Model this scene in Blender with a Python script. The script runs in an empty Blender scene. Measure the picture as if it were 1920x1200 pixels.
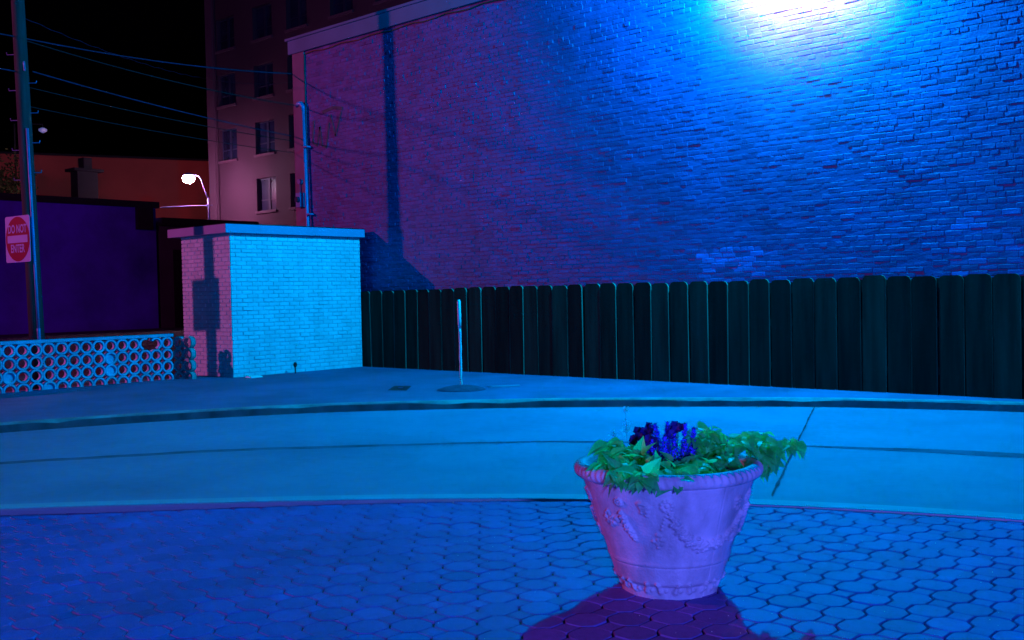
import bpy, math, random
import numpy as np
from mathutils import Vector, Matrix
random.seed(7); rng = np.random.default_rng(11)
S = bpy.context.scene
COL = S.collection

# ------------------------------------------------------------------ camera
cam = bpy.data.cameras.new("camera"); camo = bpy.data.objects.new("camera", cam); COL.objects.link(camo)
cam.sensor_width = 36; cam.lens = 36.0; cam.clip_start = 0.05; cam.clip_end = 2000
yaw, pit, roll = math.radians(41.8), math.radians(1.46), 0.02
fw = Vector((-math.sin(yaw)*math.cos(pit), math.cos(yaw)*math.cos(pit), -math.sin(pit)))
r0 = fw.cross(Vector((0, 0, 1))).normalized(); u0 = r0.cross(fw)
rt = r0*math.cos(roll) - u0*math.sin(roll); up = rt.cross(fw)
M = Matrix((rt, up, -fw)).transposed().to_4x4(); M.translation = Vector((0, 0, 1.47))
camo.matrix_world = M
S.camera = camo

# ------------------------------------------------------------------ world: night sky
w = bpy.data.worlds.new("World"); S.world = w; w.use_nodes = True
nt = w.node_tree; bg = nt.nodes['Background']
sky = nt.nodes.new('ShaderNodeTexSky'); sky.sky_type = 'NISHITA'; sky.sun_disc = False
sky.sun_elevation = math.radians(-4.0); sky.sun_rotation = math.radians(120)
hs = nt.nodes.new('ShaderNodeMixRGB'); hs.blend_type = 'MULTIPLY'; hs.inputs[0].default_value = 1
hs.inputs[2].default_value = (0.12, 0.12, 1.0, 1)
nt.links.new(sky.outputs[0], hs.inputs[1]); nt.links.new(hs.outputs[0], bg.inputs[0])
bg.inputs[1].default_value = 0.045

# ------------------------------------------------------------------ lamps of the place, plus added fill lights
def lamp(name, loc, power, color, size=0.1, kind='POINT', target=None, angle=60, blend=0.3):
    l = bpy.data.lights.new(name, kind); l.energy = power; l.color = color; l.shadow_soft_size = size
    o = bpy.data.objects.new(name, l); COL.objects.link(o); o.location = loc
    if kind == 'SPOT':
        l.spot_size = math.radians(angle); l.spot_blend = blend
        o.rotation_euler = (Vector(target) - Vector(loc)).to_track_quat('-Z', 'Y').to_euler()
    return o
# Blue LED flood fixed high on the painted wall. A near-monochromatic blue lamp (about 480 nm) lies outside the sRGB
# gamut: its linear sRGB colour has a small negative red part, which is why the photograph's blue areas hold no red.
bl = lamp("blue_wall_flood_light", (-6.55, 12.42, 6.95), 6900, (1, 1, 1), 0.09).data
bl.use_nodes = True; bn = bl.node_tree; bc = bn.nodes.new('ShaderNodeCombineXYZ')
for k_, v_ in enumerate((-0.37, 0.37, 1.0)): bc.inputs[k_].default_value = v_
bn.links.new(bc.outputs[0], bn.nodes['Emission'].inputs['Color'])
# unseen spot added to whiten the hotspot on the wall
lamp("wall_hotspot_fill", (-6.4, 12.25, 6.95), 12500, (1.0, 0.50, 0.3), 0.06, 'SPOT', (-6.4, 13.25, 6.75), 136, 1.0)
# red street light away to the left
lamp("red_street_light", (-24.0, -6.0, 8.3), 7000, (1.0, 0.12, 0.50), 0.16)
# unseen violet fill added behind the camera for the planter front
lamp("violet_fill_light", (2.45, -0.5, 1.3), 2500, (0.09, 0.15, 1.0), 0.25)
# lit street lamp far back
lamp("far_street_light", (-51.42, 30.74, 7.7), 480, (1.0, 0.12, 0.45), 0.12)
# unseen blue fill added left of frame to brighten the long low building
lamp("blue_fill_light", (-40.0, 14.5, 4.5), 230, (0.10, 0.02, 1.0), 0.2)
S.view_settings.view_transform = 'Standard'; S.view_settings.look = 'None'
S.view_settings.exposure = 0; S.view_settings.gamma = 1
S.cycles.max_bounces = 5; S.cycles.diffuse_bounces = 3

# ------------------------------------------------------------------ helpers
def tag(o, label=None, cat=None, group=None, kind=None):
    if label: o['label'] = label
    if cat: o['category'] = cat
    if group: o['group'] = group
    if kind: o['kind'] = kind
    return o
def empty(name, loc, rz=0):
    o = bpy.data.objects.new(name, None); COL.objects.link(o); o.location = loc; o.rotation_euler = (0, 0, rz)
    return o
def link_mesh(name, verts, faces, m, parent=None, smooth=False, attr=None):
    me = bpy.data.meshes.new(name); me.from_pydata([tuple(v) for v in verts], [], faces)
    if m: me.materials.append(m)
    if smooth: me.polygons.foreach_set('use_smooth', [True]*len(me.polygons))
    if attr is not None:
        a = me.attributes.new('tone', 'FLOAT', 'POINT'); a.data.foreach_set('value', attr)
    me.update()
    o = bpy.data.objects.new(name, me); COL.objects.link(o)
    if parent:
        o.parent = parent; o.matrix_parent_inverse = parent_inv(parent)
    return o
def parent_inv(p):
    m = Matrix.Translation(p.location) @ p.rotation_euler.to_matrix().to_4x4()
    q = p
    if p.parent: return Matrix.Identity(4) @ (parent_world(p)).inverted()
    return m.inverted()
def parent_world(p):
    m = Matrix.Translation(p.location) @ p.rotation_euler.to_matrix().to_4x4()
    if p.parent: return parent_world(p.parent) @ p.matrix_parent_inverse @ m
    return m
class MB:
    """collects shapes, given in world coordinates"""
    def __init__(s): s.v = []; s.f = []; s.t = []
    def add(s, vs, fs, t=0.5):
        b = len(s.v); s.v += [tuple(v) for v in vs]; s.f += [tuple(i+b for i in f) for f in fs]; s.t += [t]*len(vs)
    def box(s, x0, x1, y0, y1, z0, z1, t=0.5):
        s.add([(x0,y0,z0),(x1,y0,z0),(x1,y1,z0),(x0,y1,z0),(x0,y0,z1),(x1,y0,z1),(x1,y1,z1),(x0,y1,z1)],
              [(0,3,2,1),(4,5,6,7),(0,1,5,4),(1,2,6,5),(2,3,7,6),(3,0,4,7)], t)
    def tube(s, pts, rad, n=10, caps=True):
        pts = [Vector(p) for p in pts]
        rads = rad if isinstance(rad, (list, tuple)) else [rad]*len(pts)
        vs = []; prev = None
        for i, p in enumerate(pts):
            d = (pts[min(i+1, len(pts)-1)] - pts[max(i-1, 0)]).normalized()
            if prev is None: a = d.orthogonal().normalized()
            else: a = (prev - d*prev.dot(d)).normalized()
            prev = a; b = d.cross(a)
            for k in range(n):
                t = 2*math.pi*k/n; vs.append(p + (a*math.cos(t) + b*math.sin(t))*rads[i])
        fs = []
        for i in range(len(pts)-1):
            for k in range(n):
                k2 = (k+1) % n; fs.append((i*n+k, i*n+k2, (i+1)*n+k2, (i+1)*n+k))
        if caps: fs.append(tuple(range(n))[::-1]); fs.append(tuple((len(pts)-1)*n+k for k in range(n)))
        s.add(vs, fs)
    def lathe(s, cx, cy, prof, n=24, cap=True):
        vs = []
        for (r, z) in prof:
            for k in range(n):
                t = 2*math.pi*k/n; vs.append((cx+r*math.cos(t), cy+r*math.sin(t), z))
        fs = []
        for i in range(len(prof)-1):
            for k in range(n):
                k2 = (k+1) % n; fs.append((i*n+k, i*n+k2, (i+1)*n+k2, (i+1)*n+k))
        if cap: fs.append(tuple(range(n))[::-1]); fs.append(tuple((len(prof)-1)*n+k for k in range(n)))
        s.add(vs, fs)
    def build(s, name, m, parent=None, smooth=False, tone=False):
        return link_mesh(name, s.v, s.f, m, parent, smooth, s.t if tone else None)

def mat(name, color, rough=0.8, var=0.15, scale=6.0, bump=0.0, bscale=40.0, tint=None, tone=None, metal=0.0, spec=0.3, stretch=None, detail=6, stain=None):
    """procedural: base colour with noise variation, optional per-piece tone, optional bump"""
    m = bpy.data.materials.new(name); m.use_nodes = True; n = m.node_tree; L = n.links
    b = n.nodes['Principled BSDF']; b.inputs['Roughness'].default_value = rough; b.inputs['Metallic'].default_value = metal
    b.inputs['Specular IOR Level'].default_value = spec
    geo = n.nodes.new('ShaderNodeNewGeometry'); mp = n.nodes.new('ShaderNodeMapping')
    L.new(geo.outputs['Position'], mp.inputs['Vector'])
    if stretch: mp.inputs['Scale'].default_value = stretch
    ns = n.nodes.new('ShaderNodeTexNoise'); ns.inputs['Scale'].default_value = scale; ns.inputs['Detail'].default_value = detail
    L.new(mp.outputs[0], ns.inputs['Vector'])
    cr = n.nodes.new('ShaderNodeValToRGB'); cr.color_ramp.elements[0].position = 0.3; cr.color_ramp.elements[1].position = 0.7
    c = np.array(color); t = np.array(tint) if tint is not None else c*(1+var)
    cr.color_ramp.elements[0].color = (*np.clip(c*(1-var), 0, 1), 1); cr.color_ramp.elements[1].color = (*np.clip(t, 0, 1), 1)
    L.new(ns.outputs['Fac'], cr.inputs['Fac']); out = cr.outputs['Color']
    if tone:
        at = n.nodes.new('ShaderNodeAttribute'); at.attribute_name = 'tone'
        mr = n.nodes.new('ShaderNodeMapRange'); mr.inputs['To Min'].default_value = tone[0]; mr.inputs['To Max'].default_value = tone[1]
        L.new(at.outputs['Fac'], mr.inputs['Value'])
        mx = n.nodes.new('ShaderNodeVectorMath'); mx.operation = 'SCALE'
        L.new(out, mx.inputs[0]); L.new(mr.outputs[0], mx.inputs['Scale']); out = mx.outputs[0]
    if stain:   # (amount, scale, xy stretch, z stretch): weathering patches and streaks with a shape of their own
        ms = n.nodes.new('ShaderNodeMapping'); ms.inputs['Scale'].default_value = (stain[2], stain[2], stain[3]); L.new(geo.outputs['Position'], ms.inputs['Vector'])
        n2 = n.nodes.new('ShaderNodeTexNoise'); n2.inputs['Scale'].default_value = stain[1]; n2.inputs['Detail'].default_value = 8; n2.inputs['Roughness'].default_value = 0.62
        L.new(ms.outputs[0], n2.inputs['Vector'])
        m2 = n.nodes.new('ShaderNodeMapRange'); m2.inputs['From Min'].default_value = 0.40; m2.inputs['From Max'].default_value = 0.66; m2.inputs['To Min'].default_value = 1.0; m2.inputs['To Max'].default_value = 1-stain[0]
        L.new(n2.outputs['Fac'], m2.inputs['Value'])
        v2 = n.nodes.new('ShaderNodeVectorMath'); v2.operation = 'SCALE'; L.new(out, v2.inputs[0]); L.new(m2.outputs[0], v2.inputs['Scale']); out = v2.outputs[0]
    L.new(out, b.inputs['Base Color'])
    if bump:
        nb = n.nodes.new('ShaderNodeTexNoise'); nb.inputs['Scale'].default_value = bscale; nb.inputs['Detail'].default_value = 5
        L.new(mp.outputs[0], nb.inputs['Vector'])
        bp = n.nodes.new('ShaderNodeBump'); bp.inputs['Strength'].default_value = bump; bp.inputs['Distance'].default_value = 0.01
        L.new(nb.outputs['Fac'], bp.inputs['Height']); L.new(bp.outputs[0], b.inputs['Normal'])
    return m
def emis(name, color, strength):
    m = bpy.data.materials.new(name); m.use_nodes = True; n = m.node_tree; b = n.nodes['Principled BSDF']
    b.inputs['Base Color'].default_value = (0.8, 0.8, 0.8, 1)
    b.inputs['Emission Color'].default_value = (*color, 1); b.inputs['Emission Strength'].default_value = strength
    return m

M_wall = mat('painted_wall_brick', (0.115, 0.066, 0.235), 0.55, 0.10, 1.3, 0.55, 55, tone=(0.5, 2.6), spec=0.35, stain=(0.18, 0.9, 1.6, 0.35))
M_shed = mat('cream_brick', (0.52, 0.74, 0.70), 0.5, 0.06, 3, 0.25, 60, tone=(0.80, 1.18), spec=0.35, stain=(0.16, 1.6, 1.5, 0.6))
M_shedm = mat('shed_mortar', (0.32, 0.42, 0.44), 0.9, 0.1, 8, 0.3, 90)
M_fascia = mat('painted_fascia', (0.28, 0.29, 0.42), 0.5, 0.06, 2)
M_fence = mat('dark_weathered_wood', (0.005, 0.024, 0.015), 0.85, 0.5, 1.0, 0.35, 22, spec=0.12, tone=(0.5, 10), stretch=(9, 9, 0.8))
M_walk = mat('sidewalk_concrete', (0.19, 0.13, 0.24), 0.85, 0.10, 0.9, 0.35, 45, stain=(0.35, 0.8, 1, 1))
M_kerb = mat('kerb_concrete', (0.24, 0.25, 0.24), 0.85, 0.35, 3.5, 0.5, 30)
M_kface = mat('shaded_kerb_face', (0.085, 0.075, 0.09), 0.9, 0.45, 4.5, 0.6, 30)  # darker copy of the kerb concrete, shade of the front face put into its colour
M_road = mat('street_concrete', (0.26, 0.215, 0.315), 0.75, 0.06, 9.0, 0.25, 60, spec=0.35, stain=(0.28, 0.55, 1, 1))
M_band = mat('edge_concrete', (0.36, 0.33, 0.40), 0.8, 0.08, 2, 0.2, 60)
M_pave = mat('paver_concrete', (0.17, 0.092, 0.38), 0.7, 0.10, 30, 0.45, 120, tone=(0.80, 1.2), spec=0.4, stain=(0.3, 0.9, 1, 1))
M_sand = mat('joint_sand', (0.028, 0.022, 0.04), 0.95, 0.3, 20, 0.4, 80)
M_joint = mat('joint_tar', (0.03, 0.035, 0.045), 0.9, 0.3, 6)
M_asph = mat('asphalt', (0.05, 0.045, 0.05), 0.9, 0.2, 0.4, 0.2, 30)
M_breeze = mat('breeze_block_paint', (0.50, 0.46, 0.62), 0.7, 0.10, 6, 0.4, 60, tone=(0.85, 1.15), stain=(0.35, 4, 1, 0.5))
M_pot = mat('pot_terracotta_paint', (0.70, 0.52, 0.66), 0.62, 0.10, 9, 0.4, 90, spec=0.25, stain=(0.38, 5.5, 1.2, 0.5))
M_soil = mat('potting_soil', (0.02, 0.016, 0.012), 0.95, 0.4, 30, 0.8, 60)
M_leaf = mat('lime_leaf', (0.08, 0.90, 0.24), 0.38, 0.35, 14, 0.2, 80, tone=(0.65, 1.45), spec=0.4)
def translucent(m, color, f):
    n = m.node_tree; L = n.links; out = n.nodes['Material Output']; b = n.nodes['Principled BSDF']
    t = n.nodes.new('ShaderNodeBsdfTranslucent'); t.inputs['Color'].default_value = (*color, 1); mx = n.nodes.new('ShaderNodeMixShader'); mx.inputs[0].default_value = f
    L.new(b.outputs[0], mx.inputs[1]); L.new(t.outputs[0], mx.inputs[2]); L.new(mx.outputs[0], out.inputs['Surface'])
translucent(M_leaf, (0.08, 1.0, 0.26), 0.6)
M_stem = mat('vine_stem', (0.06, 0.14, 0.05), 0.7, 0.2, 20)
M_sage = mat('salvia_leaf', (0.06, 0.22, 0.08), 0.6, 0.3, 20, tone=(0.5, 1.4))
M_blue = mat('blue_petal', (0.08, 0.045, 0.85), 0.6, 0.3, 40, tone=(0.4, 1.5))
M_dark = mat('dark_purple_petal', (0.012, 0.006, 0.16), 0.6, 0.3, 40, tone=(0.4, 1.4))
M_pale = mat('pale_petal', (0.75, 0.68, 0.85), 0.6, 0.1, 40)
translucent(M_pale, (0.9, 0.9, 0.95), 0.5)
M_metal = mat('galvanised_metal', (0.20, 0.20, 0.42), 0.5, 0.15, 8, metal=0.2)
M_pole = mat('creosote_wood', (0.022, 0.035, 0.035), 0.85, 0.35, 3, 0.4, 30, stretch=(6, 6, 0.4))
M_white = mat('white_paint', (0.75, 0.75, 0.72), 0.6, 0.08, 9, 0.2, 60)
M_red = mat('sign_red', (0.20, 0.004, 0.03), 0.5, 0.05, 4)
M_signw = mat('sign_white', (0.32, 0.34, 0.66), 0.5, 0.04, 4)
M_black = mat('black_rubber', (0.012, 0.012, 0.014), 0.8, 0.2, 10)
M_tall = mat('tall_stucco', (0.062, 0.027, 0.055), 0.8, 0.10, 0.35, 0.2, 8)
M_pilas = mat('corner_stucco', (0.10, 0.05, 0.09), 0.8, 0.08, 0.6)
M_glass = mat('dark_window_glass', (0.012, 0.016, 0.05), 0.25, 0.5, 0.8, spec=0.4)
M_frame = mat('window_frame_paint', (0.020, 0.022, 0.06), 0.6, 0.1, 4)
M_purp = mat('low_building_render', (0.10, 0.03, 0.75), 0.85, 0.12, 0.12, 0.1, 10, stain=(0.6, 0.25, 0.8, 0.8))
M_coping = mat('dark_coping', (0.012, 0.012, 0.018), 0.8, 0.2, 3)
M_rear = mat('rear_brick', (0.50, 0.10, 0.07), 0.85, 0.18, 0.25, 0.3, 6)
M_roof = mat('tar_roof', (0.006, 0.008, 0.012), 0.9, 0.2, 3)
M_cornice = mat('cornice_paint', (0.10, 0.14, 0.24), 0.7, 0.12, 1.2)
M_rust = mat('rust_stain', (0.16, 0.05, 0.03), 0.9, 0.2, 6)
M_bark = mat('tree_bark', (0.05, 0.04, 0.03), 0.9, 0.3, 6)
M_tree = mat('tree_leaf', (0.06, 0.08, 0.02), 0.7, 0.4, 2, tone=(0.4, 1.6))

# ------------------------------------------------------------------ curves of the street (metres)
def spline(pts, n=10):
    pts = [Vector((*p, 0)) for p in pts]; out = []
    P = [pts[0]*2-pts[1]] + pts + [pts[-1]*2-pts[-2]]
    for i in range(1, len(P)-2):
        for k in range(n):
            t = k/n; a, b, c, d = P[i-1], P[i], P[i+1], P[i+2]
            out.append(0.5*((2*b) + (c-a)*t + (2*a-5*b+4*c-d)*t*t + (3*b-a-3*c+d)*t**3))
    out.append(P[-2]); return out
kerb = spline([(-13.4,-14), (-13.3,-9), (-13.1,-4), (-12.85,0), (-12.55,2.8), (-12.14,4.77), (-11.5,6.46), (-10.55,8.08), (-9.11,9.53), (-7.75,10.58), (-5.79,11.79), (-4.63,12.24), (-3.43,12.59), (-1.6,12.84), (1,12.93), (6,12.96), (16,12.98)])
edge = spline([(-10.2,-14), (-10.2,-8), (-10.1,-3), (-9.6,-.4), (-9.0,1.0), (-8.35,2.1), (-7.62,2.98), (-6.82,3.78), (-5.98,4.56), (-5.23,5.18), (-4.44,5.73), (-3.14,6.39), (-1.86,6.82), (0,7.2), (3,7.45), (8,7.55), (16,7.6)])
seam = spline([(-11.5,-6), (-11.3,-2), (-10.9,1), (-10.4,2.7), (-9.82,3.85), (-9.3,4.66), (-8.77,5.46), (-7.95,6.34), (-6.98,7.3), (-6.15,7.95), (-4.21,8.89), (-2.56,9.39), (0,9.9), (4,10.15), (12,10.25)])
def offset(c, d):
    out = []
    for i, p in enumerate(c):
        t = (c[min(i+1, len(c)-1)] - c[max(i-1, 0)]).normalized(); out.append(p + Vector((-t.y, t.x, 0))*d)
    return out   # d>0: to the left of travel = towards the wall
def strip(mb, A, B, za, zb, t=0.5):
    n = min(len(A), len(B))
    za = za if callable(za) else (lambda p, q=za: q); zb = zb if callable(zb) else (lambda p, q=zb: q)
    vs = [(A[i].x, A[i].y, za(A[i])) for i in range(n)] + [(B[i].x, B[i].y, zb(B[i])) for i in range(n)]
    mb.add(vs, [(i, i+1, n+i+1, n+i) for i in range(n-1)], t)

def pave_z(p):   # paving sits a little lower on the left
    k = max(0, min(1, (-p.x-4.3)/3.2)); k = k*k*(3-2*k); return -0.012 - 0.034*k

g = MB(); g.add([(-400,-400,-0.14),(400,-400,-0.14),(400,400,-0.14),(-400,400,-0.14)], [(0,1,2,3)])
tag(g.build('ground', M_asph), kind='structure')
g = MB(); g.add([(-130,-90,0.03),(-16.6,-90,0.03),(-16.6,13.2,0.03),(-17.9,13.2,0.03),(-17.9,110,0.03),(-130,110,0.03)], [(0,1,2,3,4,5)])
tag(g.build('parking_lot', M_asph), kind='structure')
# street: from the paving edge band to under the kerb
road = MB()
bandA = offset(edge, 0.0); bandB = offset(edge, 0.17); rows = [bandB]
n = len(bandB); kk = kerb
def resample(c, n):
    L = [0]
    for i in range(1, len(c)): L.append(L[-1] + (c[i]-c[i-1]).length)
    out = []
    for k in range(n):
        s = L[-1]*k/(n-1); i = max(j for j in range(len(L)) if L[j] <= s+1e-9); i = min(i, len(c)-2)
        out.append(c[i].lerp(c[i+1], (s-L[i])/(L[i+1]-L[i])))
    return out
kb = resample(offset(kerb, 0.03), n); bb = resample(bandB, n)
strip(road, bb, kb, 0.0, 0.0)
tag(road.build('street', M_road), kind='structure')
band = MB(); strip(band, bandA, offset(edge, 0.1705), lambda p: 0.004, lambda p: 0.004); strip(band, offset(edge, 0.0), offset(edge, -0.002), 0.004, -0.13)
tag(band.build('street_edge_band', M_band), kind='structure')
# seam of the two street pours
sm = MB(); n2 = len(seam)
def seamw_old(i): 
    x = seam[i].x; return 0.016 + 0.05*max(0, min(1, (x+4.4)/1.6)) + 0.008*math.sin(i*1.7) + 0.012*max(0, min(1, (-x-6)/2))
def seamw(i):
    x = seam[i].x; return 0.030 + 0.095*max(0, min(1, (x+4.2)/1.2)) + 0.050*max(0, min(1, (-x-6.6)/1.5)) + 0.006*math.sin(i*1.7)
A = []; B = []
for i, p in enumerate(seam): q = seam[min(i+1, n2-1)] - seam[max(i-1, 0)]; q = Vector((-q.y, q.x, 0)).normalized(); A.append(p+q*0.004); B.append(p+q*(0.014+0.006*math.sin(i*0.8)))
strip(sm, A, B, 0.008, 0.008)
so = MB(); A = []; B = []
for i, (p, q) in enumerate(zip(offset(seam, -1), offset(seam, 1))):
    d = (q-p)/2; wd = seamw(i); jit = 0.01*math.sin(i*0.9); A.append(seam[i]-d*(wd-jit)); B.append(seam[i]+d*(wd+jit))
strip(so, A, B, 0.004, 0.004)
tag(so.build('street_seam', mat('seam_patch', (0.13, 0.085, 0.13), 0.85, 0.45, 3.5, 0.3, 30)), kind='structure')
cr0, cr1 = Vector((-5.63,11.86,0)), Vector((-3.46,6.6,0))
A = []; B = []
for i in range(40):
    p = cr0.lerp(cr1, i/39) + Vector((0.006*math.sin(i*0.6)*random.random(), 0, 0)); wdt = 0.005 + 0.005*random.random()*(1 if i % 9 else 2.4)
    A.append(p - Vector((wdt, 0, 0))); B.append(p + Vector((wdt, 0, 0)))
strip(sm, A, B, 0.008, 0.008)
tag(sm.build('street_joint', M_joint), kind='structure')
# kerb and sidewalk
kr = MB()
def wob(c, a): return [p + Vector((0, 0, 0)) + (Vector((math.sin(i*1.3), math.cos(i*2.1), 0))*a*random.random()) for i, p in enumerate(c)]
k0 = kerb; kfine = resample(kerb, 700)
random.seed(3)
ch = [0.0]*700
for _ in range(46):
    c0 = random.randrange(700); wd = random.randrange(2, 9); dp = random.uniform(0.006, 0.028)
    for j in range(max(0, c0-wd), min(700, c0+wd)): ch[j] = max(ch[j], dp*(1-abs(j-c0)/wd))
f0 = kfine; f1 = [p+q for p, q in zip(offset(kfine, 0.012), [Vector((0,0,0))]*700)]
top0 = offset(kfine, 0.02); top1 = offset(kfine, 0.035); back = offset(kfine, 0.16)
vs = []; fs = []
for i in range(700):
    c = ch[i]; t0 = offset_pt = top0[i]; dirv = (back[i]-kfine[i]).normalized()
    vs += [(f0[i].x, f0[i].y, -0.1), (f0[i].x, f0[i].y, 0.0), (top0[i].x, top0[i].y, 0.085-c), (top1[i].x+dirv.x*c*1.5, top1[i].y+dirv.y*c*1.5, 0.104), (back[i].x, back[i].y, 0.104)]
for i in range(699):
    for k in range(4): fs.append((i*5+k, (i+1)*5+k, (i+1)*5+k+1, i*5+k+1))
kr.add(vs, fs)
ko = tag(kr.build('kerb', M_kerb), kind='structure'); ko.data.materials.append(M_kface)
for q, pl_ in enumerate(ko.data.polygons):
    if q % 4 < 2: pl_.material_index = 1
sw = MB(); inner = offset(kerb, 0.155)
n = len(inner)
far = [Vector((min(-16.6 if p.y < 6 else p.x*1.0 - 6, 14), 0, 0)) for p in inner]
vs = [(p.x, p.y, 0.1) for p in inner] + [(16, 13.3, 0.1), (-17.9, 13.3, 0.1), (-17.9, 13.2, 0.1), (-16.6, 13.2, 0.1), (-16.6, -14, 0.1)]
sw.add(vs, [tuple(range(len(vs)))])
tag(sw.build('sidewalk', M_walk), kind='structure')

# ------------------------------------------------------------------ paving: octagons with small squares, every stone modelled
def inside_pave(x, y):
    best = None
    for i in range(0, len(edge)-1, 2):
        a, b = edge[i], edge[min(i+2, len(edge)-1)]
        tx, ty = b.x-a.x, b.y-a.y; L = math.hypot(tx, ty)
        s = ((x-a.x)*tx + (y-a.y)*ty)/(L*L)
        if -0.1 <= s <= 1.1:
            d = ((x-a.x)*(-ty) + (y-a.y)*tx)/L
            dist = math.hypot(x-(a.x+tx*min(1,max(0,s))), y-(a.y+ty*min(1,max(0,s))))
            if best is None or dist < best[0]: best = (dist, d)
    return best is None or best[1] < 0.055
av = np.array([0.1432, 0.1345]); bv = np.array([0.1345, -0.1432])
pv = MB(); org = np.array([-2.55, 3.9])
def stone(cx, cy, pts, gap, h, t):
    z = pave_z(Vector((cx, cy, 0))); tl = (random.gauss(0, 0.010), random.gauss(0, 0.010)); dz = random.gauss(0, 0.0012)
    n = len(pts); vs = []
    for (sc, dzz) in ((1-gap*0.25, -0.022), (1-gap*0.35, -0.004), (1-gap*1.0, 0.0)):
        for (px, py) in pts: vs.append((cx+px*sc, cy+py*sc, z + dz + dzz + tl[0]*px + tl[1]*py))
    fs = [tuple(range(2*n, 3*n))]
    for r in (0, 1):
        for k in range(n): k2 = (k+1) % n; fs.append((r*n+k, r*n+k2, (r+1)*n+k2, (r+1)*n+k))
    pv.add(vs, fs, t)
ea = av/np.linalg.norm(av); eb = bv/np.linalg.norm(bv); Pt = 0.1965
c1 = Pt/2*0.965; s1 = 0.0290
octs = []
for (p, q) in ((c1, s1), (s1, c1), (-s1, c1), (-c1, s1), (-c1, -s1), (-s1, -c1), (s1, -c1), (c1, -s1)): octs.append(ea*p + eb*q)
# slight bow of the long sides
octs2 = []
for k in range(8):
    octs2.append(octs[k]*0.985); m_ = (octs[k]+octs[(k+1) % 8])/2; octs2.append(m_*(1.0 if k % 2 else 1.015))
octs2 = [tuple(p) for p in octs2][::-1]
sq = 0.0660
sqs = [tuple(ea*p + eb*q) for (p, q) in ((sq*1.0, 0), (0, sq), (-sq, 0), (0, -sq))][::-1]
fwd = np.array([-math.sin(yaw), math.cos(yaw)]); rgt = np.array([math.cos(yaw), math.sin(yaw)])
random.seed(21)
for i in range(-70, 71):
    for j in range(-70, 71):
        for kind_ in (0, 1):
            c = org + av*i + bv*j + (av+bv)/2*kind_
            dfw = c@fwd; dr = c@rgt
            if dfw < 2.6 or dfw > 9.5 or abs(dr) > 0.62*dfw + 0.9: continue
            if not inside_pave(c[0], c[1]): continue
            if kind_ == 0: stone(c[0], c[1], octs2, 0.05, 0, min(1, max(0, random.gauss(0.5, 0.22))))
            else: stone(c[0], c[1], sqs, 0.085, 0, min(1, max(0, random.gauss(0.5, 0.22))))
tag(pv.build('brick_paving', M_pave, tone=True), kind='structure')
bed = MB(); e2 = resample(offset(edge, -0.001), 90)
low = [Vector((8, -14, 0))]*90
nb_ = 14; 
for r in range(nb_):
    A = [p.lerp(Vector((p.x*0.2+6, -14, 0)), r/nb_) for p in e2]; B = [p.lerp(Vector((p.x*0.2+6, -14, 0)), (r+1)/nb_) for p in e2]
    strip(bed, A, B, lambda p: pave_z(p)-0.012, lambda p: pave_z(p)-0.012)
tag(bed.build('paving_joints', M_sand), kind='structure')

# ------------------------------------------------------------------ brickwork, every brick modelled
def brickwork(name, m, parent, o, ud, nd, u0, u1, z0, z1, course=0.0733, bl=0.222, joint=0.010, dep=(0.003, 0.009), seed=1, patch=None, header=0, rough=0.0015, backing=True, tilt=0.0015, tmean=0.45):
    rg = random.Random(seed); o = Vector(o); ud = Vector(ud); nd = Vector(nd); V = []; F = []; T = []
    z = z0; row = 0
    while z < z1 - 0.02:
        h = min(course, z1-z); hd = header and row % header == header-1
        L = bl/2 if hd else bl; u = u0 - (L/2 if row % 2 else 0) - (0 if hd else 0)
        wave = rg.gauss(0, 0.0012)
        while u < u1:
            a = max(u, u0); b = min(u+L+rg.gauss(0, rough*2), u1)
            if b-a > 0.03:
                d = rg.uniform(*dep)
                if rg.random() < 0.04: d += dep[1]*0.7
                j = joint*(0.5 + rg.uniform(-0.3, 0.3)); jz = joint*(0.5 + rg.uniform(-0.38, 0.25)); bev = 0.006
                c = [(a+j, z+jz+wave), (b-j, z+jz+wave), (b-j, z+h-jz+wave), (a+j, z+h-jz+wave)]
                base = len(V)
                for k, (cu, cz) in enumerate(c): V.append(o + ud*(cu+rg.gauss(0, rough)) + Vector((0, 0, cz+rg.gauss(0, rough*0.8))))
                cu0 = (a+b)/2; cz0 = z+h/2
                for k, (cu, cz) in enumerate(c):
                    cu2 = cu + (bev if cu < cu0 else -bev); cz2 = cz + (bev if cz < cz0 else -bev)
                    V.append(o + ud*cu2 + Vector((0, 0, cz2)) + nd*(d + rg.gauss(0, tilt)))
                F += [(base+4, base+5, base+6, base+7)] + [(base+k, base+(k+1) % 4, base+4+(k+1) % 4, base+4+k) for k in range(4)]
                t = min(0.9, max(0.02, rg.gauss(tmean, tmean*0.2)))
                if patch:
                    for (pu0, pu1, pz0, pz1, pt) in patch:
                        if pu0 < cu0 < pu1 and pz0 < cz0 < pz1: t = max(0.2, pt + rg.gauss(0, 0.28))
                T += [t]*8
            u = b if b > u else u+L
        z += course; row += 1
    if backing:
        base = len(V)
        for (cu, cz) in ((u0, z0), (u1, z0), (u1, z1), (u0, z1)): V.append(o + ud*cu + Vector((0, 0, cz)) + nd*0.0004)
        F.append((base, base+1, base+2, base+3)); T += [tmean]*4
    return link_mesh(name, V, F, m, parent, attr=T)

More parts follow.
